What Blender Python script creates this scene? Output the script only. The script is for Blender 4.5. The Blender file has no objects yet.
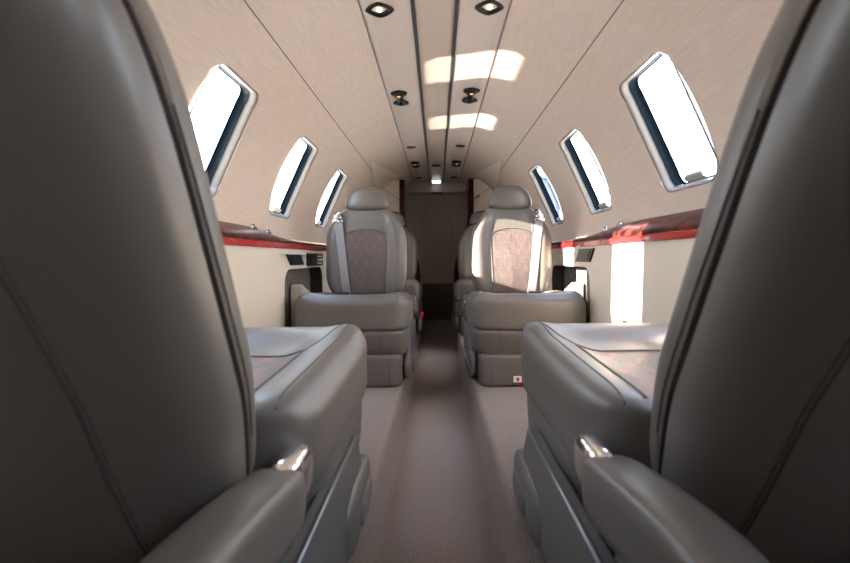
import bpy, bmesh, math, random
from mathutils import Vector, Matrix
from mathutils.bvhtree import BVHTree
random.seed(4)
sc = bpy.context.scene
COL = sc.collection
E = 0.66                      # eye height above the aisle floor

# ---------------------------------------------------------------- camera
cam = bpy.data.cameras.new('camera')
cam.sensor_width = 36.0
cam.lens = 500 * 36.0 / 850
cam.shift_x = -(437 - 425) / 850
cam.shift_y = -(281.5 - 258) / 850
cam.clip_start = 0.02
cam.dof.use_dof = True
cam.dof.focus_distance = 2.7
cam.dof.aperture_fstop = 5.6
camo = bpy.data.objects.new('camera', cam); COL.objects.link(camo)
camo.location = (0, 0, E); camo.rotation_euler = (math.radians(90), math.radians(0.45), 0)
sc.camera = camo

# ---------------------------------------------------------------- world and sun
SKY = 11.0
SUN = 50.0
WING = 11.0
w = bpy.data.worlds.new('sky'); sc.world = w; w.use_nodes = True
nt = w.node_tree; nt.nodes.clear()
wo = nt.nodes.new('ShaderNodeOutputWorld'); bg = nt.nodes.new('ShaderNodeBackground')
tc = nt.nodes.new('ShaderNodeTexCoord'); sp = nt.nodes.new('ShaderNodeSeparateXYZ')
cr = nt.nodes.new('ShaderNodeValToRGB')
nt.links.new(tc.outputs['Generated'], sp.inputs[0]); nt.links.new(sp.outputs['Z'], cr.inputs[0])
cr.color_ramp.elements[0].position = 0.0; cr.color_ramp.elements[0].color = (0.90, 0.93, 1.0, 1)
cr.color_ramp.elements[1].position = 0.9; cr.color_ramp.elements[1].color = (0.42, 0.62, 1.0, 1)
e_ = cr.color_ramp.elements.new(0.35); e_.color = (0.80, 0.90, 1.0, 1)
nt.links.new(cr.outputs[0], bg.inputs['Color']); bg.inputs['Strength'].default_value = SKY
nt.links.new(bg.outputs[0], wo.inputs[0])

def sun(name, direction, strength, color, angle):
    l = bpy.data.lights.new(name, 'SUN'); l.energy = strength; l.color = color; l.angle = math.radians(angle)
    o = bpy.data.objects.new(name, l); COL.objects.link(o)
    o.rotation_euler = Vector(direction).to_track_quat('-Z', 'Y').to_euler(); o.location = (-6, -1, 3)
    return o
sun('sun', (1.0, 0.20, -0.33), SUN, (1.0, 0.91, 0.80), 0.6)
# sunlight thrown up through the left windows by the bright wing outside
sun('wing_reflection', (1.0, -0.32, 0.47), WING, (1.0, 0.93, 0.82), 1.6)

sc.view_settings.view_transform = 'Standard'
sc.view_settings.look = 'None'
sc.view_settings.gamma = 1
sc.view_settings.use_curve_mapping = False
sc.view_settings.exposure = 0.55

# ---------------------------------------------------------------- materials
def mat(name, col, rough=0.5, metal=0.0, spec=0.5, coat=0.0, bump=None, var=None, emit=None, sheen=0):
    m = bpy.data.materials.new(name); m.use_nodes = True
    n = m.node_tree.nodes; l = m.node_tree.links; b = n['Principled BSDF']
    b.inputs['Base Color'].default_value = (*col, 1); b.inputs['Roughness'].default_value = rough
    b.inputs['Metallic'].default_value = metal; b.inputs['Specular IOR Level'].default_value = spec
    b.inputs['Coat Weight'].default_value = coat; b.inputs['Coat Roughness'].default_value = 0.05
    b.inputs['Sheen Weight'].default_value = sheen
    t = n.new('ShaderNodeTexCoord')
    if bump:                                   # (scale, strength, distance, stretch)
        x = n.new('ShaderNodeTexNoise'); x.inputs['Scale'].default_value = bump[0]; x.inputs['Detail'].default_value = 3
        mp = n.new('ShaderNodeMapping'); mp.inputs['Scale'].default_value = bump[3] if len(bump) > 3 else (1, 1, 1)
        l.new(t.outputs['Object'], mp.inputs[0]); l.new(mp.outputs[0], x.inputs['Vector'])
        bp = n.new('ShaderNodeBump'); bp.inputs['Strength'].default_value = bump[1]; bp.inputs['Distance'].default_value = bump[2]
        l.new(x.outputs['Fac'], bp.inputs['Height']); l.new(bp.outputs[0], b.inputs['Normal'])
    if var:                                    # (scale, colour 2, low, high, stretch)
        x = n.new('ShaderNodeTexNoise'); x.inputs['Scale'].default_value = var[0]; x.inputs['Detail'].default_value = 5
        mp = n.new('ShaderNodeMapping'); mp.inputs['Scale'].default_value = var[4] if len(var) > 4 else (1, 1, 1)
        r = n.new('ShaderNodeValToRGB'); r.color_ramp.elements[0].position = var[2]; r.color_ramp.elements[1].position = var[3]
        r.color_ramp.elements[0].color = (*col, 1); r.color_ramp.elements[1].color = (*var[1], 1)
        l.new(t.outputs['Object'], mp.inputs[0]); l.new(mp.outputs[0], x.inputs['Vector'])
        l.new(x.outputs['Fac'], r.inputs[0]); l.new(r.outputs[0], b.inputs['Base Color'])
    if emit:
        b.inputs['Emission Color'].default_value = (*emit[0], 1); b.inputs['Emission Strength'].default_value = emit[1]
    return m

LEATHER = (0.118, 0.103, 0.091)
M = {}
M['leather'] = mat('leather', LEATHER, 0.40, spec=0.5, bump=(420, 0.18, 0.0006))
M['leather_seam'] = mat('leather_seam', (0.07, 0.062, 0.056), 0.6)
M['shell'] = mat('seat_shell', (0.12, 0.107, 0.096), 0.45, bump=(300, 0.1, 0.0004))
M['headliner'] = mat('headliner', (0.66, 0.56, 0.475), 0.85, spec=0.2, bump=(260, 0.25, 0.0008, (1, 0.12, 1)),
                     var=(180, (0.60, 0.505, 0.425), 0.35, 0.65, (1, 0.08, 1)))
M['psu'] = mat('ceiling_laminate', (0.66, 0.575, 0.50), 0.32, spec=0.45)
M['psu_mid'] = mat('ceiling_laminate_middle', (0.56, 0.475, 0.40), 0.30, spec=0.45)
M['rail'] = mat('rail_grey', (0.10, 0.105, 0.11), 0.35, metal=0.5)
M['seam'] = mat('seam_brown', (0.22, 0.17, 0.14), 0.8)
M['cream'] = mat('cream_panel', (0.74, 0.665, 0.56), 0.38, spec=0.4)
M['bezel'] = mat('window_bezel', (0.20, 0.172, 0.14), 0.4)
M['gasket'] = mat('window_gasket', (0.0015, 0.004, 0.006), 0.6, spec=0.05)
M['chrome'] = mat('chrome', (0.75, 0.75, 0.76), 0.15, metal=1.0)
M['strip'] = mat('dull_metal_strip', (0.25, 0.26, 0.27), 0.4, metal=0.8)
M['silver'] = mat('silver_edge', (0.80, 0.80, 0.82), 0.22, metal=0.8)
M['carpet'] = mat('carpet', (0.115, 0.084, 0.066), 0.95, spec=0.1, bump=(400, 1.0, 0.004), var=(230, (0.26, 0.195, 0.158), 0.35, 0.68), sheen=0.3)
M['wood'] = mat('burl_wood', (0.010, 0.0035, 0.0035), 0.3, spec=0.12, coat=0.0, var=(26, (0.14, 0.022, 0.014), 0.42, 0.68, (1.6, 0.8, 1.6)))
M['red'] = mat('red_band', (0.42, 0.012, 0.014), 0.22, coat=0.6)
M['black'] = mat('black_plastic', (0.006, 0.0065, 0.008), 0.35, spec=0.3)
M['grey_dark'] = mat('dark_grey_lining', (0.13, 0.112, 0.10), 0.8)
M['far'] = mat('far_bulkhead', (0.60, 0.49, 0.41), 0.7)
M['belt'] = mat('belt_webbing', (0.24, 0.225, 0.225), 0.6, bump=(900, 0.4, 0.0005, (1, 1, 0.2)))
M['white'] = mat('white_plastic', (0.8, 0.79, 0.77), 0.4)
M['redbit'] = mat('red_plastic', (0.65, 0.02, 0.015), 0.4)
M['lamp'] = mat('lamp_glow', (1, 0.8, 0.5), 0.4, emit=((1.0, 0.72, 0.42), 6.0))
M['exitlamp'] = mat('exit_lamp', (1, 1, 1), 0.4, emit=((0.9, 0.95, 1.0), 1.6))
M['tarmac'] = mat('tarmac', (0.45, 0.44, 0.42), 0.9, var=(0.4, (0.38, 0.37, 0.36), 0.3, 0.7))
M['door_grey'] = mat('door_grey', (0.03, 0.045, 0.06), 0.6)
M['hangar'] = mat('hangar_cladding', (0.014, 0.028, 0.05), 0.7, var=(1.2, (0.008, 0.018, 0.035), 0.4, 0.6, (8, 8, 0.2)))

def glass():
    m = bpy.data.materials.new('window_glass'); m.use_nodes = True
    n = m.node_tree.nodes; l = m.node_tree.links; n.clear()
    o = n.new('ShaderNodeOutputMaterial'); mx = n.new('ShaderNodeMixShader'); t = n.new('ShaderNodeBsdfTransparent')
    g = n.new('ShaderNodeBsdfGlossy'); g.inputs['Roughness'].default_value = 0.02; mx.inputs[0].default_value = 0.06
    t.inputs['Color'].default_value = (0.97, 0.99, 1.0, 1)
    l.new(t.outputs[0], mx.inputs[1]); l.new(g.outputs[0], mx.inputs[2]); l.new(mx.outputs[0], o.inputs[0])
    return m
M['glass'] = glass()

def quilt():
    """leather with pairs of pink-red dashed stitches along the diamond valleys (UV = diamond coordinates)"""
    m = bpy.data.materials.new('quilted_leather'); m.use_nodes = True
    n = m.node_tree.nodes; l = m.node_tree.links; b = n['Principled BSDF']
    b.inputs['Roughness'].default_value = 0.42
    uv = n.new('ShaderNodeUVMap'); s = n.new('ShaderNodeSeparateXYZ'); l.new(uv.outputs[0], s.inputs[0])
    def mth(op, a, b_=None, c=None):
        x = n.new('ShaderNodeMath'); x.operation = op
        for i, v in enumerate((a, b_, c)):
            if v is None: continue
            if isinstance(v, (int, float)): x.inputs[i].default_value = v
            else: l.new(v, x.inputs[i])
        return x.outputs[0]
    def line(u):
        f = mth('FRACT', u); d = mth('ABSOLUTE', mth('SUBTRACT', f, 0.5))      # 0.5 = valley
        return mth('LESS_THAN', mth('ABSOLUTE', mth('SUBTRACT', d, 0.43)), 0.027)
    a = line(s.outputs[0]); c = line(s.outputs[1])
    mx = n.new('ShaderNodeMix'); mx.data_type = 'RGBA'
    mx.inputs['A'].default_value = (0.170, 0.147, 0.130, 1); mx.inputs['B'].default_value = (0.44, 0.13, 0.125, 1)
    l.new(mth('MAXIMUM', a, c), mx.inputs['Factor']); l.new(mx.outputs['Result'], b.inputs['Base Color'])
    return m
M['quilt'] = quilt()

# ---------------------------------------------------------------- mesh helpers
def obj(name, bm, m, parent=None, smooth=True, recalc=True):
    if recalc: bmesh.ops.recalc_face_normals(bm, faces=bm.faces)
    me = bpy.data.meshes.new(name); bm.to_mesh(me); bm.free()
    if smooth:
        for p in me.polygons: p.use_smooth = True
    me.materials.append(M[m] if isinstance(m, str) else m)
    o = bpy.data.objects.new(name, me); COL.objects.link(o)
    if parent: o.parent = parent
    return o
def each(name, bm, m, parent=None):
    """every loose piece of bm becomes a mesh of its own"""
    bm.verts.index_update(); seen = set(); out = []
    for v0 in list(bm.verts):
        if v0 in seen: continue
        isl, st = [], [v0]; seen.add(v0)
        while st:
            v = st.pop(); isl.append(v)
            for e in v.link_edges:
                o = e.other_vert(v)
                if o not in seen: seen.add(o); st.append(o)
        nb = bmesh.new(); mp = {v: nb.verts.new(v.co) for v in isl}
        for f in {f for v in isl for f in v.link_faces}: nb.faces.new([mp[v] for v in f.verts])
        out.append(obj(name, nb, m, parent))
    bm.free(); return out
def thing(name, label, cat, loc=(0, 0, 0), group=None, rz=0):
    o = bpy.data.objects.new(name, None); COL.objects.link(o); o.location = loc; o.rotation_euler = (0, 0, rz)
    o['label'] = label; o['category'] = cat
    if group: o['group'] = group
    return o
def tag(o, label, cat, group=None):
    o['label'] = label; o['category'] = cat
    if group: o['group'] = group
    return o
def struct(o, label=None):
    o['kind'] = 'structure'
    if label: o['label'] = label
    return o
def superbox(bm, c, h, p=6, n=12, fn=None, warp=0.75):
    """rounded, slightly pillowed block; fn deforms a normalised/point pair"""
    vs = {}
    def vert(i, j, k):
        key = (i, j, k)
        if key in vs: return vs[key]
        q = [math.copysign(abs(2 * t / n - 1) ** warp, 2 * t / n - 1) if t not in (0, n) else (-1.0 if t == 0 else 1.0) for t in key]
        s = sum(abs(t) ** p for t in q) ** (1 / p)
        q = [t / s for t in q]
        P = Vector((c[0] + h[0] * q[0], c[1] + h[1] * q[1], c[2] + h[2] * q[2]))
        if fn: P = fn(P, q)
        vs[key] = bm.verts.new(P); return vs[key]
    for i in range(n):
        for j in range(n):
            for a in (0, n):
                for f in (lambda u, v: (a, u, v), lambda u, v: (u, a, v), lambda u, v: (u, v, a)):
                    try: bm.faces.new([vert(*f(i, j)), vert(*f(i + 1, j)), vert(*f(i + 1, j + 1)), vert(*f(i, j + 1))])
                    except ValueError: pass
    return bm
def tube(bm, pts, r, n=8, caps=True):
    pts = [Vector(p) for p in pts]; rings = []; up = Vector((0, 0, 1))
    for i, p in enumerate(pts):
        t = (pts[min(i + 1, len(pts) - 1)] - pts[max(i - 1, 0)]).normalized()
        a = t.cross(up)
        if a.length < 0.1: a = t.cross(Vector((1, 0, 0)))
        a.normalize(); b = t.cross(a); rr = r(i / max(1, len(pts) - 1)) if callable(r) else r
        rings.append([bm.verts.new(p + (a * math.cos(2 * math.pi * k / n) + b * math.sin(2 * math.pi * k / n)) * rr) for k in range(n)])
    for A, B in zip(rings, rings[1:]):
        for k in range(n): bm.faces.new([A[k], A[(k + 1) % n], B[(k + 1) % n], B[k]])
    if caps: bm.faces.new(rings[0]); bm.faces.new(rings[-1])
def prism(bm, outline, depthvec, bevel=0.0, seg=2):
    """closed outline (3-D points) extruded along depthvec"""
    A = [bm.verts.new(Vector(p)) for p in outline]; B = [bm.verts.new(Vector(p) + Vector(depthvec)) for p in outline]
    fs = [bm.faces.new(A), bm.faces.new(B[::-1])]
    n = len(A)
    for k in range(n): bm.faces.new([A[k], A[(k + 1) % n], B[(k + 1) % n], B[k]])
    if bevel:
        es = {e for f in fs for e in f.edges}
        bmesh.ops.bevel(bm, geom=list(es), offset=bevel, segments=seg, affect='EDGES', profile=0.6)
def box(bm, a, b, bevel=0.0, seg=2):
    x0, y0, z0 = a; x1, y1, z1 = b
    r = bmesh.ops.create_cube(bm, size=1, matrix=Matrix.Translation(((x0 + x1) / 2, (y0 + y1) / 2, (z0 + z1) / 2)) @ Matrix.Diagonal((x1 - x0, y1 - y0, z1 - z0, 1)))
    if bevel:
        es = {e for v in r['verts'] for e in v.link_edges}
        bmesh.ops.bevel(bm, geom=list(es), offset=bevel, segments=seg, affect='EDGES', profile=0.6)
def rrect(hw, hh, r, n=6):
    P = []
    for cx, cy, a0 in ((hw - r, hh - r, 0), (-hw + r, hh - r, 90), (-hw + r, -hh + r, 180), (hw - r, -hh + r, 270)):
        for k in range(n + 1):
            a = math.radians(a0 + 90 * k / n); P.append((cx + r * math.cos(a), cy + r * math.sin(a)))
    return P
def grid(bm, f, us, vs_):
    G = [[bm.verts.new(f(u, v)) for v in vs_] for u in us]
    for i in range(len(us) - 1):
        for j in range(len(vs_) - 1): bm.faces.new([G[i][j], G[i + 1][j], G[i + 1][j + 1], G[i][j + 1]])
    return G
def lin(a, b, n): return [a + (b - a) * i / n for i in range(n + 1)]
def sstep(a, b, x):
    t = max(0, min(1, (x - a) / (b - a))); return t * t * (3 - 2 * t)

# ---------------------------------------------------------------- fuselage shell
R = 0.732; CZ = E + 0.075
Y0, Y1 = -1.3, 5.3
def HP(s, th, y, d=0.0):
    return Vector((s * (R + d) * math.sin(th), y, CZ + (R + d) * math.cos(th)))
rad = math.radians
TH_P, TH_S, TH_L = rad(18.3), rad(39.8), rad(88.2)
TW0, TW1 = rad(51.4), rad(80.3)               # top and bottom of every window
TWC, THH = (TW0 + TW1) / 2, (TW1 - TW0) / 2

def inside_rr(x, y, hw, hh, r):
    dx = max(abs(x) - hw + r, 0); dy = max(abs(y) - hh + r, 0)
    return math.hypot(dx, dy) <= r and abs(x) <= hw and abs(y) <= hh
def ray_rr(ang, hw, hh, r):
    lo, hi = 0.0, 3.0
    for _ in range(40):
        m = (lo + hi) / 2
        if inside_rr(m * math.cos(ang), m * math.sin(ang), hw, hh, r): lo = m
        else: hi = m
    return lo
def polar(bm, F, rect, cen, hole, rings=7, n=88):
    """rectangle rect=(a0,a1,b0,b1) with a rounded-rectangle hole (hw,hh,r) at cen; F maps (a,b) to a point"""
    a0, a1, b0, b1 = rect; ca, cb = cen
    angs = sorted([2 * math.pi * k / n for k in range(n)] + [math.atan2(b - cb, a - ca) % (2 * math.pi) for a in (a0, a1) for b in (b0, b1)])
    G = []
    for an in angs:
        c, s = math.cos(an), math.sin(an)
        t = min([((a1 if c > 0 else a0) - ca) / c if abs(c) > 1e-9 else 9, ((b1 if s > 0 else b0) - cb) / s if abs(s) > 1e-9 else 9])
        r0 = ray_rr(an, *hole)
        G.append([bm.verts.new(F(ca + c * (r0 + (t - r0) * q), cb + s * (r0 + (t - r0) * q))) for q in [(k / rings) ** 1.4 for k in range(rings + 1)]])
    m = len(G)
    for i in range(m):
        for k in range(rings):
            try: bm.faces.new([G[i][k], G[(i + 1) % m][k], G[(i + 1) % m][k + 1], G[i][k + 1]])
            except ValueError: pass

WIN = {-1: [0.70, 1.48, 2.295, 3.10], 1: [-0.98, -0.15, 0.64, 1.425, 2.20, 2.985]}  # right windows behind the camera: unseen, added to light the near seat backs
WHW = 0.157; WR = 0.05
NAMES = {-1: 'left', 1: 'right'}
wn = 0
for s in (-1, 1):
    bm = bmesh.new()
    F = lambda a, b: HP(s, b / R, a)                         # a along the cabin, b arc length
    bt, bb = TH_S * R, TH_L * R
    prev = Y0
    for yc in WIN[s]:
        lo, hi = yc - 0.26, yc + 0.26
        grid(bm, lambda a, b: HP(s, b / R, a, 0.0008), lin(prev - 0.008, lo + 0.008, 6), lin(bt, bb, 26))
        polar(bm, F, (lo, hi, bt, bb), (yc, TWC * R), (WHW, THH * R, WR))
        prev = hi
    grid(bm, lambda a, b: HP(s, b / R, a, 0.0008), lin(prev - 0.008, Y1, 20), lin(bt, bb, 26))
    struct(obj('wall_' + NAMES[s], bm, 'headliner', recalc=False), 'upper %s cabin wall in beige fabric' % NAMES[s])
    # windows
    for k, yc in enumerate(WIN[s]):
        wn += 1
        def ring(hw, hh, r, d, y=yc):
            return [HP(s, TWC + q / R, y + p, d) for p, q in rrect(hw, hh, r, 8)]
        def loft(bm, rings, cap=False):
            V = [[bm.verts.new(p) for p in r_] for r_ in rings]
            for A, B in zip(V, V[1:]):
                n = len(A)
                for i in range(n): bm.faces.new([A[i], A[(i + 1) % n], B[(i + 1) % n], B[i]])
            if cap: bm.faces.new(V[-1])
        H = THH * R
        b = bmesh.new()
        loft(b, [ring(WHW + .004, H + .004, WR + .004, .001), ring(WHW, H, WR, -.003), ring(WHW - .004, H - .004, WR - .003, .004),
                 ring(WHW - .007, H - .007, WR - .005, .010), ring(WHW - .009, H - .009, WR - .007, .020), ring(WHW - .012, H - .012, WR - .009, .023)])
        f = struct(obj('window_%d' % wn, b, 'bezel'))
        b = bmesh.new()
        loft(b, [ring(WHW + .0055, H + .0055, WR + .0055, .0005), ring(WHW + .003, H + .003, WR + .003, -.0035), ring(WHW + .0005, H + .0005, WR, -.0035), ring(WHW - .001, H - .001, WR, .001)])
        struct(obj('bezel_edge', b, 'silver', f), 'silver edge of the window frame')
        b = bmesh.new()
        loft(b, [ring(WHW - .012, H - .012, WR - .009, .021), ring(WHW - .013, H - .013, WR - .010, .030), ring(WHW - .014, H - .014, WR - .010, .050),
                 ring(WHW - .018, H - .018, WR - .013, .051)])
        struct(obj('gasket', b, 'gasket', f), 'dark rubber seal of the window')
        b = bmesh.new()
        n = 12
        grid(b, lambda u, v: HP(s, TWC + v * (H - .014) / R, yc + u * (WHW - .014), .047), lin(-1, 1, 4), lin(-1, 1, n))
        struct(obj('pane', b, 'glass', f))
        b = bmesh.new()
        grid(b, lambda u, v: HP(s, TWC + (H - .026 + v * .012) / R, yc - .012 + u * .052, .008 + .012 * abs(v) ** 2), lin(-1, 1, 6), lin(-1, 1, 6))
        bmesh.ops.solidify(b, geom=b.faces[:], thickness=0.012)
        struct(obj('shade_handle', b, 'bezel', f), 'beige pull handle of the window shade')

# headliner between light panel and wall seam
bm = bmesh.new()
for s in (-1, 1):
    grid(bm, lambda a, b: HP(s, b, a), lin(Y0, Y1, 40), lin(TH_P - .01, TH_S + .004, 14))
struct(obj('ceiling', bm, 'headliner'), 'curved beige headliner on both sides of the light panels')
for s in (-1, 1):
    bm = bmesh.new()
    grid(bm, lambda a, b: HP(s, rad(37 - 11 * (a - 3.4) / 1.06) + b * rad(21 * (a - 3.4) / 1.06 + .01), a, -.004), lin(3.40, 4.455, 20), lin(0, 1, 16))
    struct(obj('wall_liner_' + NAMES[s], bm, 'cream'), 'pale smooth liner panel ahead of the %s partition' % NAMES[s])
HC = E + 0.775
tn = 0
def trim(bm, m, label, smooth=True):
    global tn; tn += 1
    return struct(obj('trim_%d' % tn, bm, m, smooth=smooth), label)
xo = R * math.sin(TH_P) ; zo = CZ + R * math.cos(TH_P)
for s in (-1, 1):                                # long panels that carry the lamps
    bm = bmesh.new()
    pr = [(0.073, HC), (0.10, HC - .001), (0.15, HC - .002), (0.20, zo + .001), (xo - .008, zo - .004), (xo - .0045, zo - .001), (xo - .0045, zo + .03), (0.073, HC + .03)]
    grid(bm, lambda a, b: Vector((s * pr[b][0], a, pr[b][1])), lin(Y0, Y1, 3), range(len(pr)))
    trim(bm, 'psu', '%s glossy beige ceiling light panel' % NAMES[s], False)
bm = bmesh.new()
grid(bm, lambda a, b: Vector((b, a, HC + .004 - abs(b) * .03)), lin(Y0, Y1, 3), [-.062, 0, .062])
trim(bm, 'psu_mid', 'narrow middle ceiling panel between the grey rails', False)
bm = bmesh.new(); box(bm, (-.30, Y0, HC + .028), (.30, Y1, HC + .04)); trim(bm, 'grey_dark', 'ceiling backing above the panels')
for s in (-1, 1):
    bm = bmesh.new(); box(bm, (s * .0675 - .007, Y0, HC - .004), (s * .0675 + .007, Y1, HC + .028), .002)
    trim(bm, 'rail', '%s dark grey ceiling rail' % NAMES[s])
    bm = bmesh.new(); tube(bm, [(s * (xo - .001), Y0, zo - .0005), (s * (xo - .001), Y1, zo - .0005)], .0028, 6)
    trim(bm, 'seam', '%s dark joint beside the light panel' % NAMES[s])
    bm = bmesh.new(); tube(bm, [HP(s, TH_S, Y0, 0), HP(s, TH_S, Y1, 0)], .0022, 6)
    trim(bm, 'seam', '%s headliner seam' % NAMES[s])
for y in (1.95 + .72, 3.55):                          # faint joints across the headliner
    bm = bmesh.new()
    tube(bm, [HP(1, t, y + .10 * math.cos(t * 2), .0006) for t in lin(-TH_S, -TH_P, 12)], .0016, 6)
    tube(bm, [HP(1, t, y + .10 * math.cos(t * 2), .0006) for t in lin(TH_P, TH_S, 12)], .0016, 6)
    trim(bm, 'headliner', 'joint across the headliner')

# lower side panels, with a recess beside each facing seat
def LX(h):                                    # x of the lower panel at height h above eye
    return 0.662
NY0, NY1, NH0, NH1 = 2.17, 2.88, -.40, -.045
for s in (-1, 1):
    bm = bmesh.new()
    F = lambda a, b: Vector((s * LX(b), a, E + b))
    hs = lin(-.56, .06, 16)
    lo, hi, hb = NY0 - .06, NY1 + .06, .02
    grid(bm, F, lin(Y0, lo, 6), hs); grid(bm, F, lin(hi, Y1, 8), hs); grid(bm, F, [lo - .002, hi + .002], lin(hb - .005, .06, 2))
    ca, cb = (NY0 + NY1) / 2, (NH0 + NH1) / 2
    polar(bm, F, (lo, hi, -.56, hb), (ca, cb), ((NY1 - NY0) / 2, (NH1 - NH0) / 2, .07), n=96)
    grid(bm, lambda a, b: Vector((s * b, a, E + .06)), lin(Y0, Y1, 4), [.66, .74])
    side = obj('side_panel', bm, 'cream'); side.name = 'wall_lower_' + NAMES[s]
    struct(side, 'cream lower side wall panel on the %s' % NAMES[s])
    bm = bmesh.new()
    P = rrect((NY1 - NY0) / 2, (NH1 - NH0) / 2, .07, 8)
    A = [bm.verts.new(F(ca + p, cb + q)) for p, q in P]; B = [bm.verts.new(F(ca + p, cb + q) + Vector((s * .068, 0, 0))) for p, q in P]
    for i in range(len(A)): bm.faces.new([A[i], A[(i + 1) % len(A)], B[(i + 1) % len(A)], B[i]])
    bm.faces.new(B)
    struct(obj('recess_lining', bm, 'grey_dark', side, smooth=False), 'dark grey lining of the side recess')
    bm = bmesh.new()
    grid(bm, lambda a, b: Vector((s * .76, a, b)), [Y0, Y1], [.05, E + .12]); struct(obj('wall_backing_' + NAMES[s], bm, 'grey_dark'))

# floor: raised sides and dropped aisle
bm = bmesh.new()
prof = [(-.80, .11), (-.30, .11), (-.172, .11), (-.160, .106), (-.152, .095), (-.146, .02), (-.138, .004), (-.12, 0), (0, 0), (.12, 0), (.138, .004), (.146, .02), (.152, .095), (.160, .106), (.172, .11), (.30, .11), (.80, .11)]
grid(bm, lambda a, b: Vector((prof[b][0], a, prof[b][1])), lin(Y0, Y1, 4), range(len(prof)))
struct(obj('floor', bm, 'carpet'), 'taupe carpet on the floor and the sunken aisle')
for s in (-1, 1):
    bm = bmesh.new(); tube(bm, [(s * .137, Y0, .0025), (s * .137, Y1, .0025)], .0015, 5)
    trim(bm, 'seam', '%s carpet joint along the aisle' % NAMES[s])

# end walls
def section(y, m, name, label):
    bm = bmesh.new()
    pts = [(-.16, 0), (.16, 0), (.62, .10), (.74, .5)] + [(R * 1.01 * math.sin(t), CZ + R * 1.01 * math.cos(t)) for t in lin(rad(95), rad(-95), 30)] + [(-.74, .5), (-.62, .10)]
    prism(bm, [(x, y, z) for x, z in pts], (0, .03, 0))
    return struct(obj(name, bm, m, smooth=False), label)
section(Y1, 'far', 'wall_front', 'beige bulkhead at the far end of the aisle')
section(Y0 - .03, 'far', 'wall_rear', None)
bm = bmesh.new(); prism(bm, [(-.17, Y1 - .012, .004), (.17, Y1 - .012, .004), (.21, Y1 - .012, E - .27), (-.21, Y1 - .012, E - .27)], (0, .011, 0), .003)
trim(bm, 'grey_dark', 'dark grey lower door panel at the far end')
for s in (-1, 1):
    bm = bmesh.new()
    tube(bm, [(s * (.10 + .13 * math.sin(t * 1.4) ), Y1 - .001, E + .60 - .9 * t) for t in lin(0, 1, 16)], .002, 6)
    trim(bm, 'seam', '%s curved joint on the far bulkhead' % NAMES[s])
bm = bmesh.new(); box(bm, (-.30, Y1 - .22, E + .665), (.30, Y1 - .001, HC + .02), .01)
trim(bm, 'psu_mid', 'header above the far bulkhead')

# partitions with wood edges framing the far aisle
YP = 4.46
def px_edge(h): return 0.150 + (0.285 - 0.150) * sstep(-.15, .42, h)
for s in (-1, 1):
    r_ = thing('partition', '%s cream partition with dark red wood edge behind the last seat' % ('left-hand' if s < 0 else 'right-hand'), 'partition', (s * .4, YP, .11))
    r_['kind'] = 'structure'
    hs = lin(-.55, .70, 24)
    inner = [(px_edge(h) + .044, h) for h in hs]
    outer = [(math.sqrt(max(0, R * R - (h - .075) ** 2)) - .004 if h > .06 else LX(h) - .004, h) for h in reversed(hs)]
    bm = bmesh.new(); prism(bm, [(s * x - s * .4, 0, E + h - .11) for x, h in inner + outer], (0, .035, 0))
    p_ = obj('panel', bm, 'cream', r_, smooth=False)
    bm = bmesh.new()
    ed = [(px_edge(h), h) for h in hs] + [(px_edge(h) + .045, h) for h in reversed(hs)]
    prism(bm, [(s * x - s * .4, -.012, E + h - .11) for x, h in ed], (0, .16, 0), .002)
    obj('edge_board', bm, 'wood', r_, smooth=False)
    bm = bmesh.new()
    for q in (0, 1):
        tube(bm, [(s * ((.30 + .1 * q) + .22 * t * (1 - .5 * q)) - s * .4, -.0015, E - .11 + .50 - .05 * q + (.16 if q == 0 else -.2) * t) for t in lin(0, 1, 8)], .002, 6)
    obj('joint', bm, 'seam', r_)

# wood ledge with its red band
def ltop(y):
    return .128 - .055 * sstep(1.75, 2.75, y)
for s in (-1, 1):
    bm = bmesh.new()
    def LP(y, k):
        t = ltop(y)
        pr = [(.742, t), (.722, t + .001), (.708, t - .002), (.662, .082 + (t - .07) * .1), (.655, .074), (.655, .068), (.742, .068)]
        return Vector((s * pr[k][0], y, E + pr[k][1]))
    grid(bm, LP, lin(Y0, YP, 70), range(7))
    trim(bm, 'wood', '%s dark burl wood side ledge' % NAMES[s])
    bm = bmesh.new(); box(bm, (min(s * .652, s * .74), Y0, E + .046), (max(s * .652, s * .74), YP, E + .0685), .003)
    trim(bm, 'red', '%s glossy red band under the wood ledge' % NAMES[s])

# ground and a hangar outside
bm = bmesh.new(); grid(bm, lambda a, b: Vector((a, b, -1.3)), [3, 30, 60], [20, 60, 110])
g_ = struct(obj('ground', bm, 'tarmac'), 'pale apron outside the aircraft')

t = thing('hangar', 'blue-grey hangar seen through the farthest right window', 'building', (12.2, 64, -1.3))
bm = bmesh.new(); prism(bm, [(-2.8, 0, 0), (3.6, 0, 0), (3.6, 0, 11.0), (.4, 0, 12.6), (-2.8, 0, 11.0)], (0, 20, 0), .05); obj('hall', bm, 'hangar', t, smooth=False)
bm = bmesh.new(); box(bm, (-1.9, -.15, 0), (2.7, .05, 6.5), .03); obj('door', bm, 'door_grey', t, smooth=False)
bm = bmesh.new(); prism(bm, [(-3.1, -.4, 11.0), (.4, -.4, 12.75), (3.9, -.4, 11.0), (3.9, -.4, 11.25), (.4, -.4, 13.0), (-3.1, -.4, 11.25)], (0, 20.8, 0)); obj('roof', bm, 'white', t, smooth=False)

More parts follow.
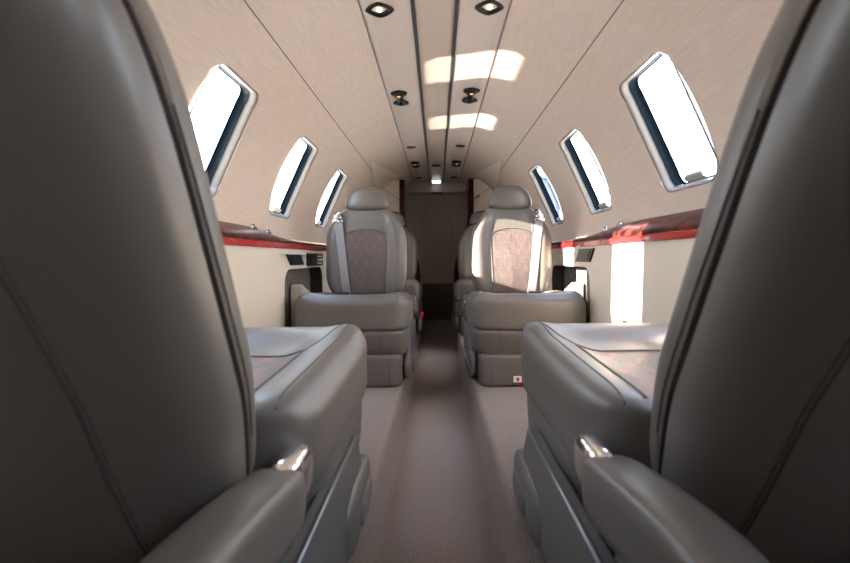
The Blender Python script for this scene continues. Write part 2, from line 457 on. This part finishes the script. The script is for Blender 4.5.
# ---------------------------------------------------------------- ceiling fittings
def rod_outline(ws, hs):
    return [(w, h) for w, h in zip(ws, hs)] + [(-w, h) for w, h in reversed(list(zip(ws, hs)))]
def ceil_z(x): return HC - .0005 - .002 * sstep(.1, .2, abs(x))
def downlight(x, y, label):
    t = thing('ceiling_lamp', label, 'lamp', (x, y, ceil_z(x)), 'round lamps in the ceiling panels')
    bm = bmesh.new()
    out = []
    for k in range(40):
        a = 2 * math.pi * k / 40; c, s_ = math.cos(a), math.sin(a)
        r0 = .041 / (abs(c) ** 1.35 + abs(s_) ** 1.35) ** (1 / 1.35) * 1.12
        out.append((r0 * c, r0 * s_))
    def rg(sc_, z): return [bm.verts.new((p * sc_, q * sc_, z)) for p, q in out]
    V = [rg(1.0, .001), rg(1.0, -.004), rg(.94, -.007), rg(.72, -.0065), rg(.52, -.002), rg(.48, .002)]
    for A, B in zip(V, V[1:]):
        for i in range(40): bm.faces.new([A[i], A[(i + 1) % 40], B[(i + 1) % 40], B[i]])
    bm.faces.new(V[-1])
    obj('housing', bm, 'black', t)
    bm = bmesh.new(); bmesh.ops.create_uvsphere(bm, u_segments=16, v_segments=8, radius=.0085)
    for v in bm.verts: v.co.z = v.co.z * .45 - .0035
    obj('bulb', bm, 'lamp', t)
def gasper(x, y, label, sc_=1.0):
    t = thing('reading_light', label, 'reading light', (x, y, ceil_z(x)), 'hourglass reading lights in the ceiling')
    bm = bmesh.new(); n = 28
    hs = [-.105 + .21 * k / n for k in range(n + 1)]
    def wid(h):
        a = abs(h) / .105
        return (.014 + .024 * math.exp(-((a - .68) / .24) ** 2)) * math.sqrt(max(0, 1 - max(0, (a - .72) / .28) ** 2)) + .0004
    ol = rod_outline([wid(h) * sc_ for h in hs], [h * sc_ for h in hs])
    prism(bm, [(p, q, .001) for p, q in ol], (0, 0, -.012), .003)
    obj('housing', bm, 'black', t)
    for q, m_ in ((-.066, 'lamp'), (.066, 'black')):
        bm = bmesh.new(); bmesh.ops.create_uvsphere(bm, u_segments=16, v_segments=8, radius=.021 * sc_)
        for v in bm.verts: v.co.z = v.co.z * .5 - .011; v.co.y += q * sc_
        if m_ == 'lamp':
            o = obj('nozzle', bm, 'black', t)
            bm = bmesh.new(); bmesh.ops.create_uvsphere(bm, u_segments=12, v_segments=6, radius=.010 * sc_)
            for v in bm.verts: v.co.z = v.co.z * .5 - .0185 * sc_; v.co.y += q * sc_ - .003
            obj('lens', bm, 'lamp_dim', t)
        else: obj('nozzle', bm, 'black', t)
M['lamp_dim'] = mat('lamp_glow_dim', (0.8, 0.4, 0.15), 0.3, emit=((1.0, 0.5, 0.2), 0.7))
downlight(-.173, 1.55, 'nearest round ceiling lamp on the left light panel'); downlight(.168, 1.54, 'nearest round ceiling lamp on the right light panel')
gasper(-.172, 2.40, 'black hourglass fitting on left ceiling panel, in front of the facing seats')
gasper(.165, 2.37, 'black hourglass fitting on right ceiling panel, in front of the facing seats')
gasper(-.172, 4.10, 'small far hourglass fitting on left ceiling panel, near the partition')
gasper(.165, 4.08, 'small far hourglass fitting on right ceiling panel, near the partition')
def vent(x, y, hw, hh, label, p=2.2):
    t = thing('ceiling_vent', label, 'vent', (x, y, ceil_z(x)), 'small dark vents in the ceiling')
    ol = []
    for k in range(28):
        a = 2 * math.pi * k / 28; c, s_ = math.cos(a), math.sin(a); r0 = (abs(c) ** p + abs(s_) ** p) ** (-1 / p)
        ol.append((hw * r0 * c, hh * r0 * s_, .001))
    bm = bmesh.new(); prism(bm, ol, (0, 0, -.005), .001); obj('bezel', bm, 'black', t)
    bm = bmesh.new()
    for k in (-1, 0, 1): box(bm, (-hw * .6, k * hh * .4 - .002, -.0065), (hw * .6, k * hh * .4 + .002, -.0035))
    obj('grille', bm, 'rail', t)
vent(-.175, 3.48, .034, .030, 'small oval dark vent on the left ceiling panel'); vent(.168, 3.45, .034, .030, 'small oval dark vent on the right ceiling panel')
vent(0, 4.20, .035, .03, 'small dark rectangular vent on the middle ceiling strip', 8)
vent(-.175, 5.0 - .2, .034, .03, 'farthest small dark vent on the left ceiling panel', 8)
vent(.168, 4.8, .034, .035, 'farthest small dark vent on the right ceiling panel', 8)
t = thing('exit_lamp', 'small bright rectangular lamp at the far end of the ceiling', 'lamp', (0, 5.0, HC - .001))
bm = bmesh.new(); box(bm, (-.05, -.05, -.022), (.05, .05, .0), .003); obj('housing', bm, 'white', t)
bm = bmesh.new(); box(bm, (-.042, -.052, -.020), (.042, -.044, -.003)); box(bm, (-.04, -.04, -.0245), (.04, .04, -.021)); obj('diffuser', bm, 'exitlamp', t)
t = thing('ceiling_sensor', 'dark slim fitting on the header below the exit lamp', 'sensor', (0, 5.08, E + .655))
bm = bmesh.new(); box(bm, (-.05, -.014, -.004), (.05, .0, .012), .002); obj('body', bm, 'black', t)

# ---------------------------------------------------------------- side wall fittings
def plate(name, label, cat, s, ya, yb, ha, hb, skew, m='black', lines=None, grp=None):
    """parallelogram plate on the side panel"""
    x = s * .6605; yc = (ya + yb) / 2; hc = (ha + hb) / 2
    t = thing(name, label, cat, (x, yc, E + hc), grp)
    P = [(0, ya - yc + skew, hb - hc), (0, ya - yc - skew, ha - hc), (0, yb - yc - skew, ha - hc), (0, yb - yc + skew, hb - hc)]
    P = [(0, y - (skew if z < 0 else -skew) * 0, z) for (_, y, z) in P]
    def quad(k, x0, x1, mm, nm):
        bm = bmesh.new(); prism(bm, [(x0, y * k, z * k) for _, y, z in P], (x1 - x0, 0, 0), .0015); return obj(nm, bm, mm, t, smooth=False)
    quad(1.0, s * .001, -s * .008, m, 'plate')
    quad(.74, -s * .0075, -s * .0105, 'black', 'inset')
    if lines:
        for k in range(3):
            bm = bmesh.new(); z0 = .017 - .018 * k
            box(bm, (-.0012 - s * .011, .02, z0 - .0045), (.0012 - s * .011, .02 + (.10, .12, .09)[k], z0 + .0045)); obj('key', bm, 'white', t)
plate('wall_outlet', 'dark slanted outlet plate on the left cream wall under the red band', 'outlet', -1, 2.215, 2.43, -.028, .022, -.035)
plate('control_panel', 'black control panel with white keys beside the left facing seat', 'control panel', -1, 2.53, 2.86, -.036, .030, 0, lines=True)
plate('wall_outlet', 'dark slanted outlet plate on the right cream wall under the red band', 'outlet', 1, 2.12, 2.33, -.022, .036, -.030)
for s in (-1, 1):
    t = thing('arm_console', 'cream slanted console box in the %s wall recess' % NAMES[s], 'console', (s * .665, 2.64, E - .40))
    bm = bmesh.new()
    prism(bm, [(-.0, -.19, 0), (0, .20, 0), (0, .20, .205), (0, .04, .205), (0, -.17, .275), (0, -.19, .265)], (s * .055, 0, 0), .006)
    obj('body', bm, 'cream', t, smooth=False)
    bm = bmesh.new()
    prism(bm, [(s * .010, -.135, .2645), (s * .046, -.135, .2645), (s * .046, -.02, .2265), (s * .010, -.02, .2265)], (0, 0, .004), .001)
    obj('slot', bm, 'black', t, smooth=False)
    for k, y in enumerate((1.93, 2.10)):
        t = thing('table_latch', '%s chrome latch on the %s wood ledge' % (('nearer', 'farther')[k], NAMES[s]), 'latch', (s * .71, y, E + ltop(y) - .004), 'chrome latches on the wood ledges')
        bm = bmesh.new(); superbox(bm, (0, 0, .004), (.010, .03, .006), 4, 6); obj('base', bm, 'chrome', t)
        bm = bmesh.new(); tube(bm, [(0, -.022, .008), (0, -.012, .015), (0, .012, .015), (0, .022, .008)], .004, 8); obj('lever', bm, 'chrome', t)

# ---------------------------------------------------------------- seats
def bvh_of(bm): return BVHTree.FromBMesh(bm)
def hit(bv, o, d):
    h = bv.ray_cast(Vector(o), Vector(d)); return h[0], h[1]
def seam_tube(bm, bv, pts, d, r=.0022, off=.0006, T=None, sub=30):
    P = []
    for A, B in zip(pts, pts[1:]):
        for k in range(sub):
            o = Vector(A).lerp(Vector(B), k / sub); h, n = hit(bv, o, d)
            if h: P.append(h + n * off)
    h, n = hit(bv, pts[-1], d)
    if h: P.append(h + n * off)
    if T: P = [T @ p for p in P]
    if len(P) > 1: tube(bm, P, r, 6)
def quilted(bv, d, F, us, vs_, period, T, inside, base=.0025, puff=.008):
    """F(u,v) -> ray origin; surface hit, offset along the normal by a puffed diamond"""
    bm = bmesh.new(); uvl = bm.loops.layers.uv.new('UVMap'); G = {}; D = {}
    pu, pv = period
    for i, u in enumerate(us):
        for j, v in enumerate(vs_):
            e = inside(u, v)
            if e < -.004: continue
            h, n = hit(bv, F(u, v), d)
            if not h: continue
            a, b = u / pu + v / pv, u / pu - v / pv
            fa, fb = abs((a % 1) - .5) * 2, abs((b % 1) - .5) * 2         # 1 at valley
            hgt = puff * ((1 - fa ** 3) * (1 - fb ** 3)) ** .55
            ed = sstep(-.004, .010, e)
            P = h + n * (-.002 + (base + hgt) * ed)
            G[i, j] = bm.verts.new(T @ P); D[i, j] = (a, b)
    for i in range(len(us) - 1):
        for j in range(len(vs_) - 1):
            k = [(i, j), (i + 1, j), (i + 1, j + 1), (i, j + 1)]
            if all(q in G for q in k):
                f = bm.faces.new([G[q] for q in k])
                for lp, q in zip(f.loops, k): lp[uvl].uv = D[q]
    return bm

def make_seat(name, label, loc, rz, inner, recline, cw=.253, hinge=-.235, low=0.0, cb=0.0, HW=.212, sh=.27, sx=1.0, hi=0.0):
    """seat facing local +Y; inner = local x sign of the aisle side"""
    t = thing(name, label, 'seat', loc, 'quilted leather cabin seats', rz)
    I = Matrix.Identity(4)
    # ---- cushion
    HC_ = cw
    def cush(P, q):
        x, y, z = P
        ax = abs(x) / .24
        if q[2] > 0:
            z += q[2] * (.010 * sstep(.55, .85, ax) * (1 - sstep(.9, 1.05, ax) * .6) + .012 * sstep(.02, .15, y) - .012 * (1 - sstep(.45, .7, ax)) * (1 - sstep(.05, .16, y)))
            z -= q[2] * .012 * sstep(.215, .25, y) + q[2] * .010 * (1 - sstep(-.3, .1, y)) + q[2] * .018 * sstep(.88, 1.02, ax)
        else: z += .006 * q[2]
        y += .012 * (1 - (x / .24) ** 2) * (1 if y > 0 else 0)
        return Vector((x, y, z))
    bm = bmesh.new(); superbox(bm, (0, -.5 * cb, .312), (HC_, .252 + .5 * cb, .070), 8, 30, cush, .8)
    bv = bvh_of(bm); bvc = bv
    cu = obj('seat_cushion', bm, 'leather', t)
    q = quilted(bv, (0, 0, -1), lambda u, v: (u, v, 1), lin(-.165, .165, 96), lin(-.235 - cb, .0, 90), (.062, .088), I,
                lambda u, v: min(.158 - abs(u), -.02 - v - .3 * (u * u)), puff=.010)
    obj('quilted_insert', q, 'quilt', cu, recalc=False)
    bm = bmesh.new()
    arc = [(x, -.02 - .3 * x * x, 1) for x in lin(-.158, .158, 8)]
    seam_tube(bm, bv, [(-.158, -.225 - cb, 1)] + arc + [(.158, -.225 - cb, 1)], (0, 0, -1), .0028, .002)
    for s in (-1, 1):
        seam_tube(bm, bv, [(s * (cw - .044), -.238 - cb, 1), (s * (cw - .044), .19, 1), (s * (cw - .052), .232, 1)], (0, 0, -1), .0016, .0010)
        seam_tube(bm, bv, [(s * .158, -.026, 1), (s * .185, .14, 1), (s * .19, .215, 1), (s * .205, .238, 1)], (0, 0, -1), .0016, .0003)
    each('piping', bm, 'leather_seam', cu)
    # ---- upholstered pan under the cushion
    def pan(P, q):
        x, y, z = P
        k = sstep(.25, .10, z)
        return Vector((x, y - .035 * k * (1 if y > 0 else 0), z))
    bm = bmesh.new(); superbox(bm, (0, 0, .190), (cw - .012, .250, .070), 7, 18, pan); bv2 = bvh_of(bm)
    pn = obj('seat_pan', bm, 'leather', t)
    bm = bmesh.new()
    for s in (-1, 1): seam_tube(bm, bv2, [(s * .13, 1, .245), (s * .13, 1, .15)], (0, -1, 0), .0016)
    each('piping', bm, 'leather_seam', pn)
    # ---- base
    bm = bmesh.new(); superbox(bm, (0, -.01, .070), (cw - .035, .245, .072), 14, 14)
    for v in bm.verts: v.co.z = max(0, v.co.z)
    ba = obj('base', bm, 'leather', t)
    bm = bmesh.new()
    for s in (-1, 1): tube(bm, [(s * .165, .2355, .012), (s * .165, .2355, .125)], .0018, 6)
    each('piping', bm, 'leather_seam', ba)
    # ---- aisle side: panel, fairing, lever, arm
    c = inner
    bm = bmesh.new()
    prism(bm, [(c * .222, -.48, .05), (c * .222, .12, .03), (c * .222, .14, .06), (c * .222, .02, .205), (c * .222, -.48, .205)], (c * .024, 0, 0), .006, 3)
    sd = obj('side_panel', bm, 'shell', t, smooth=False)
    bm = bmesh.new(); tube(bm, [(c * .243, .015, .204), (c * .243, -.46, .204)], .004, 8); obj('edge_strip', bm, 'strip', sd)
    bm = bmesh.new(); superbox(bm, (c * .236, .03, .070), (.022, .15, .060), 3, 12); fr = obj('side_fairing', bm, 'shell', t)
    bm = bmesh.new(); superbox(bm, (c * .254, .05, .064), (.010, .075, .028), 3, 8); obj('recess', bm, 'grey_dark', fr)
    def arm(P, q):
        x, y, z = P
        k = sstep(-.60, -.34, y)
        return Vector((x + c * (.016 * k), y, z - .012 * k))
    bm = bmesh.new(); superbox(bm, (c * .212, -.53, .293), (.034, .155, .040), 4.5, 16, arm)
    ar = obj('armrest', bm, 'leather', t)
    bm = bmesh.new(); superbox(bm, (c * .232, -.372, .294), (.019, .052, .032), 3, 10); obj('chrome_tip', bm, 'chrome', ar)
    bm = bmesh.new(); superbox(bm, (c * .232, -.395, .248), (.009, .016, .028), 4, 6)
    box(bm, (c * .222 - .008, -.47, .20), (c * .222 + .008, -.43, .285), .003); obj('arm_hinge', bm, 'chrome', ar)
    bm = bmesh.new()
    prism(bm, [(0, -.50, .06), (0, -.22, .06), (0, -.22, .30), (0, -.34, .30), (0, -.50, .24)], (.03, 0, 0), .008, 3)
    for v in bm.verts: v.co.x = c * (.165 + v.co.x)
    obj('back_bracket', bm, 'shell', t, smooth=False)
    # ---- backrest (local frame: x, y thickness, z along the back), hinged and reclined
    T = Matrix.Translation((0, hinge, .36)) @ Matrix.Rotation(rad(recline), 4, 'X')
    def wsc(v): return 1 - .34 * sstep(sh, sh + .23, v) ** 1.25 - .05 * sstep(.12, -.02, v)
    def back(P, q):
        x, y, z = P; ax = abs(q[0])
        if q[1] > 0: y += q[1] * (.022 * sstep(.50, .85, ax) + .012 * math.exp(-((z - .12) / .12) ** 2) * (1 - ax)) * (1 - sstep(.36, .5, z) * .7)
        else: y += .030 * ax ** 3 - .0
        y += .03 * sstep(.25, .5, z) * 0
        return Vector((x * wsc(z), y, z))
    bm = bmesh.new(); superbox(bm, (0, -.075, .225 + (hi - low) / 2), (HW, .070, .245 + (hi + low) / 2), 5.0, 32, back, .8)
    bv = bvh_of(bm)
    for v in bm.verts: v.co = T @ v.co
    bk = obj('backrest', bm, 'leather', t)
    top = lambda u: .345 - 2.0 * u * u - 900 * max(0, abs(u) - .085) ** 3
    q = quilted(bv, (0, -1, 0), lambda u, v: (u, 1, v), lin(-.105, .105, 76), lin(-.01, .36, 130), (.049, .084), T,
                lambda u, v: min(.098 - abs(u) + .010 * sstep(.0, .3, v), top(u) - v), puff=.008)
    obj('quilted_insert', q, 'quilt', bk, recalc=False)
    bm = bmesh.new()
    side_ = lambda v: .100 + .010 * sstep(.0, .3, v)
    path = [(-side_(v), 1, v) for v in lin(0, top(.108), 6)] + [(u, 1, top(u)) for u in lin(-.106, .106, 10)] + [(side_(v), 1, v) for v in reversed(lin(0, top(.108), 6))]
    seam_tube(bm, bv, path, (0, -1, 0), .0022, .001, T)
    for s in (-1, 1):
        seam_tube(bm, bv, [(s * .106, 1, .315), (s * .114, 1, .35), (s * .128, 1, .40), (s * .130, 1, .44)], (0, -1, 0), .0016, .0003, T)
        seam_tube(bm, bv, [(s * .146 * sx, -1, .02 - low), (s * .150 * sx, -1, .01), (s * .158 * sx, -1, .15), (s * .148 * sx, -1, .30), (s * .125 * sx, -1, .44)], (0, 1, 0), .0016, .0003, T)
        seam_tube(bm, bv, [(s * .153 * sx, -1, .02 - low), (s * .157 * sx, -1, .01), (s * .165 * sx, -1, .15), (s * .155 * sx, -1, .30), (s * .132 * sx, -1, .44)], (0, 1, 0), .0010, .0003, T)
        seam_tube(bm, bv, [(s * 1, -.045, .02), (s * 1, -.045, .2), (s * 1, -.05, .38)], (-s, 0, 0), .0016, .0003, T)
    each('piping', bm, 'leather_seam', bk)
    # ---- headrest
    def head(P, q):
        x, y, z = P
        k = sstep(.47, .56, z - hi)
        return Vector((x * (1 - .16 * k), y + .012 * (1 - q[0] ** 2) * (q[1] > 0), z + (.010 * (1 - q[0] ** 2) if q[2] > 0 else 0)))
    bm = bmesh.new(); superbox(bm, (0, -.055, .505 + hi), (.119, .054, .060), 3.3, 18, head); bvh2 = bvh_of(bm)
    for v in bm.verts: v.co = T @ v.co
    hd = obj('headrest', bm, 'leather', t)
    bm = bmesh.new()
    for s in (-1, 1): tube(bm, [T @ Vector((s * .05, -.06, .40 + hi)), T @ Vector((s * .05, -.06, .47 + hi))], .006, 8)
    each('headrest_post', bm, 'chrome', hd)
    # ---- shoulder belt on the outboard side
    o_ = -c
    bm = bmesh.new(); P = []
    for k in range(27):
        v = .445 - .44 * k / 26; u = o_ * (.150 - .055 * (k / 26)); h, n = hit(bv, (u, 1, v), (0, -1, 0))
        if h: P.append((h + Vector((0, .007, 0)), u))
    L = [[bm.verts.new(T @ (p + Vector((dx, dy, 0)))) for dx, dy in ((-.021, 0), (.021, 0), (.021, .003), (-.021, .003))] for p, u in P]
    for A, B in zip(L, L[1:]):
        for i in range(4): bm.faces.new([A[i], A[(i + 1) % 4], B[(i + 1) % 4], B[i]])
    sb = obj('shoulder_belt', bm, 'belt', t, smooth=False)
    bm = bmesh.new(); p0 = P[1][0]
    q0 = p0 + Vector((0, .006, .0))
    for a, b_ in (((-.026, -.004, -.018), (.026, .007, .000)), ((-.018, -.004, .000), (.018, .009, .022)), ((-.008, -.03, .020), (.008, .004, .034))):
        box(bm, q0 + Vector(a), q0 + Vector(b_), .003)
    tube(bm, [q0 + Vector((-.012, 0, .03)), q0 + Vector((.0, -.01, .042)), q0 + Vector((.018, -.03, .045))], .006, 8)
    for v in bm.verts: v.co = T @ v.co
    obj('belt_guide', bm, 'chrome', sb)
    bm = bmesh.new(); p1 = P[-1][0]
    h, n = hit(bvc, (o_ * .10, -.17, 1), (0, 0, -1))
    box(bm, Vector((o_ * .10 - .028, -.19, h.z + .002)), Vector((o_ * .10 + .028, -.14, h.z + .017)), .004); obj('belt_buckle', bm, 'black', sb)
    # ---- placard and life-vest pull on the base front
    bm = bmesh.new(); box(bm, (c * .055 - .018, .234, .022), (c * .055 + .018, .2385, .048), .002)
    pc = obj('placard', bm, 'white', t, smooth=False); pc['label'] = 'white tag with a red mark'
    bm = bmesh.new(); box(bm, (c * .055 - .006, .2385, .028), (c * .055 + .006, .2395, .042)); obj('red_mark', bm, 'redbit', pc, smooth=False)
    bm = bmesh.new(); tube(bm, [(c * .035, .235, .012), (c * .045, .248, .008), (c * .058, .235, .012)], .003, 6); obj('pull_strap', bm, 'redbit', t)
    return t

def copy_seat(src, loc, label):
    r_ = src.copy(); COL.objects.link(r_); r_.location = loc; r_['label'] = label
    for ch in list(src.children):
        c = ch.copy(); COL.objects.link(c); c.parent = r_
        for g in ch.children:
            d = g.copy(); COL.objects.link(d); d.parent = c
    return r_
FZ = .11
NL = make_seat('cabin_seat', 'taupe leather seat in the left foreground, its back filling the left edge', (-.404, .955, FZ), 0, 1, 29, .247, -.35, .10, .10, .207, .44, .70, .07)
NR = make_seat('cabin_seat', 'taupe leather seat in the right foreground, its back filling the right edge', (.424, .985, FZ), 0, -1, 32, .233, -.378, .10, .12, .190, .46, .76, .09)
FL = make_seat('cabin_seat', 'quilted leather seat facing the camera by the left wall control panel', (-.372, 2.35, FZ), math.pi, -1, 5)
FR = make_seat('cabin_seat', 'quilted leather seat facing the camera by the right wall, sunlit on one side', (.392, 2.35, FZ), math.pi, 1, 5)
RL = copy_seat(FL, (-.372, 3.72, FZ), 'farthest left cabin seat, mostly hidden behind the left facing seat')
bm = bmesh.new(); superbox(bm, (-.262, .20, .15), (.012, .016, .020), 4, 6)
obj('red_handle', bm, 'redbit', RL)['label'] = 'red handle on the aisle side'
copy_seat(FR, (.380, 3.72, FZ), 'farthest right cabin seat, mostly hidden behind the right facing seat')
bpy.context.view_layer.update()
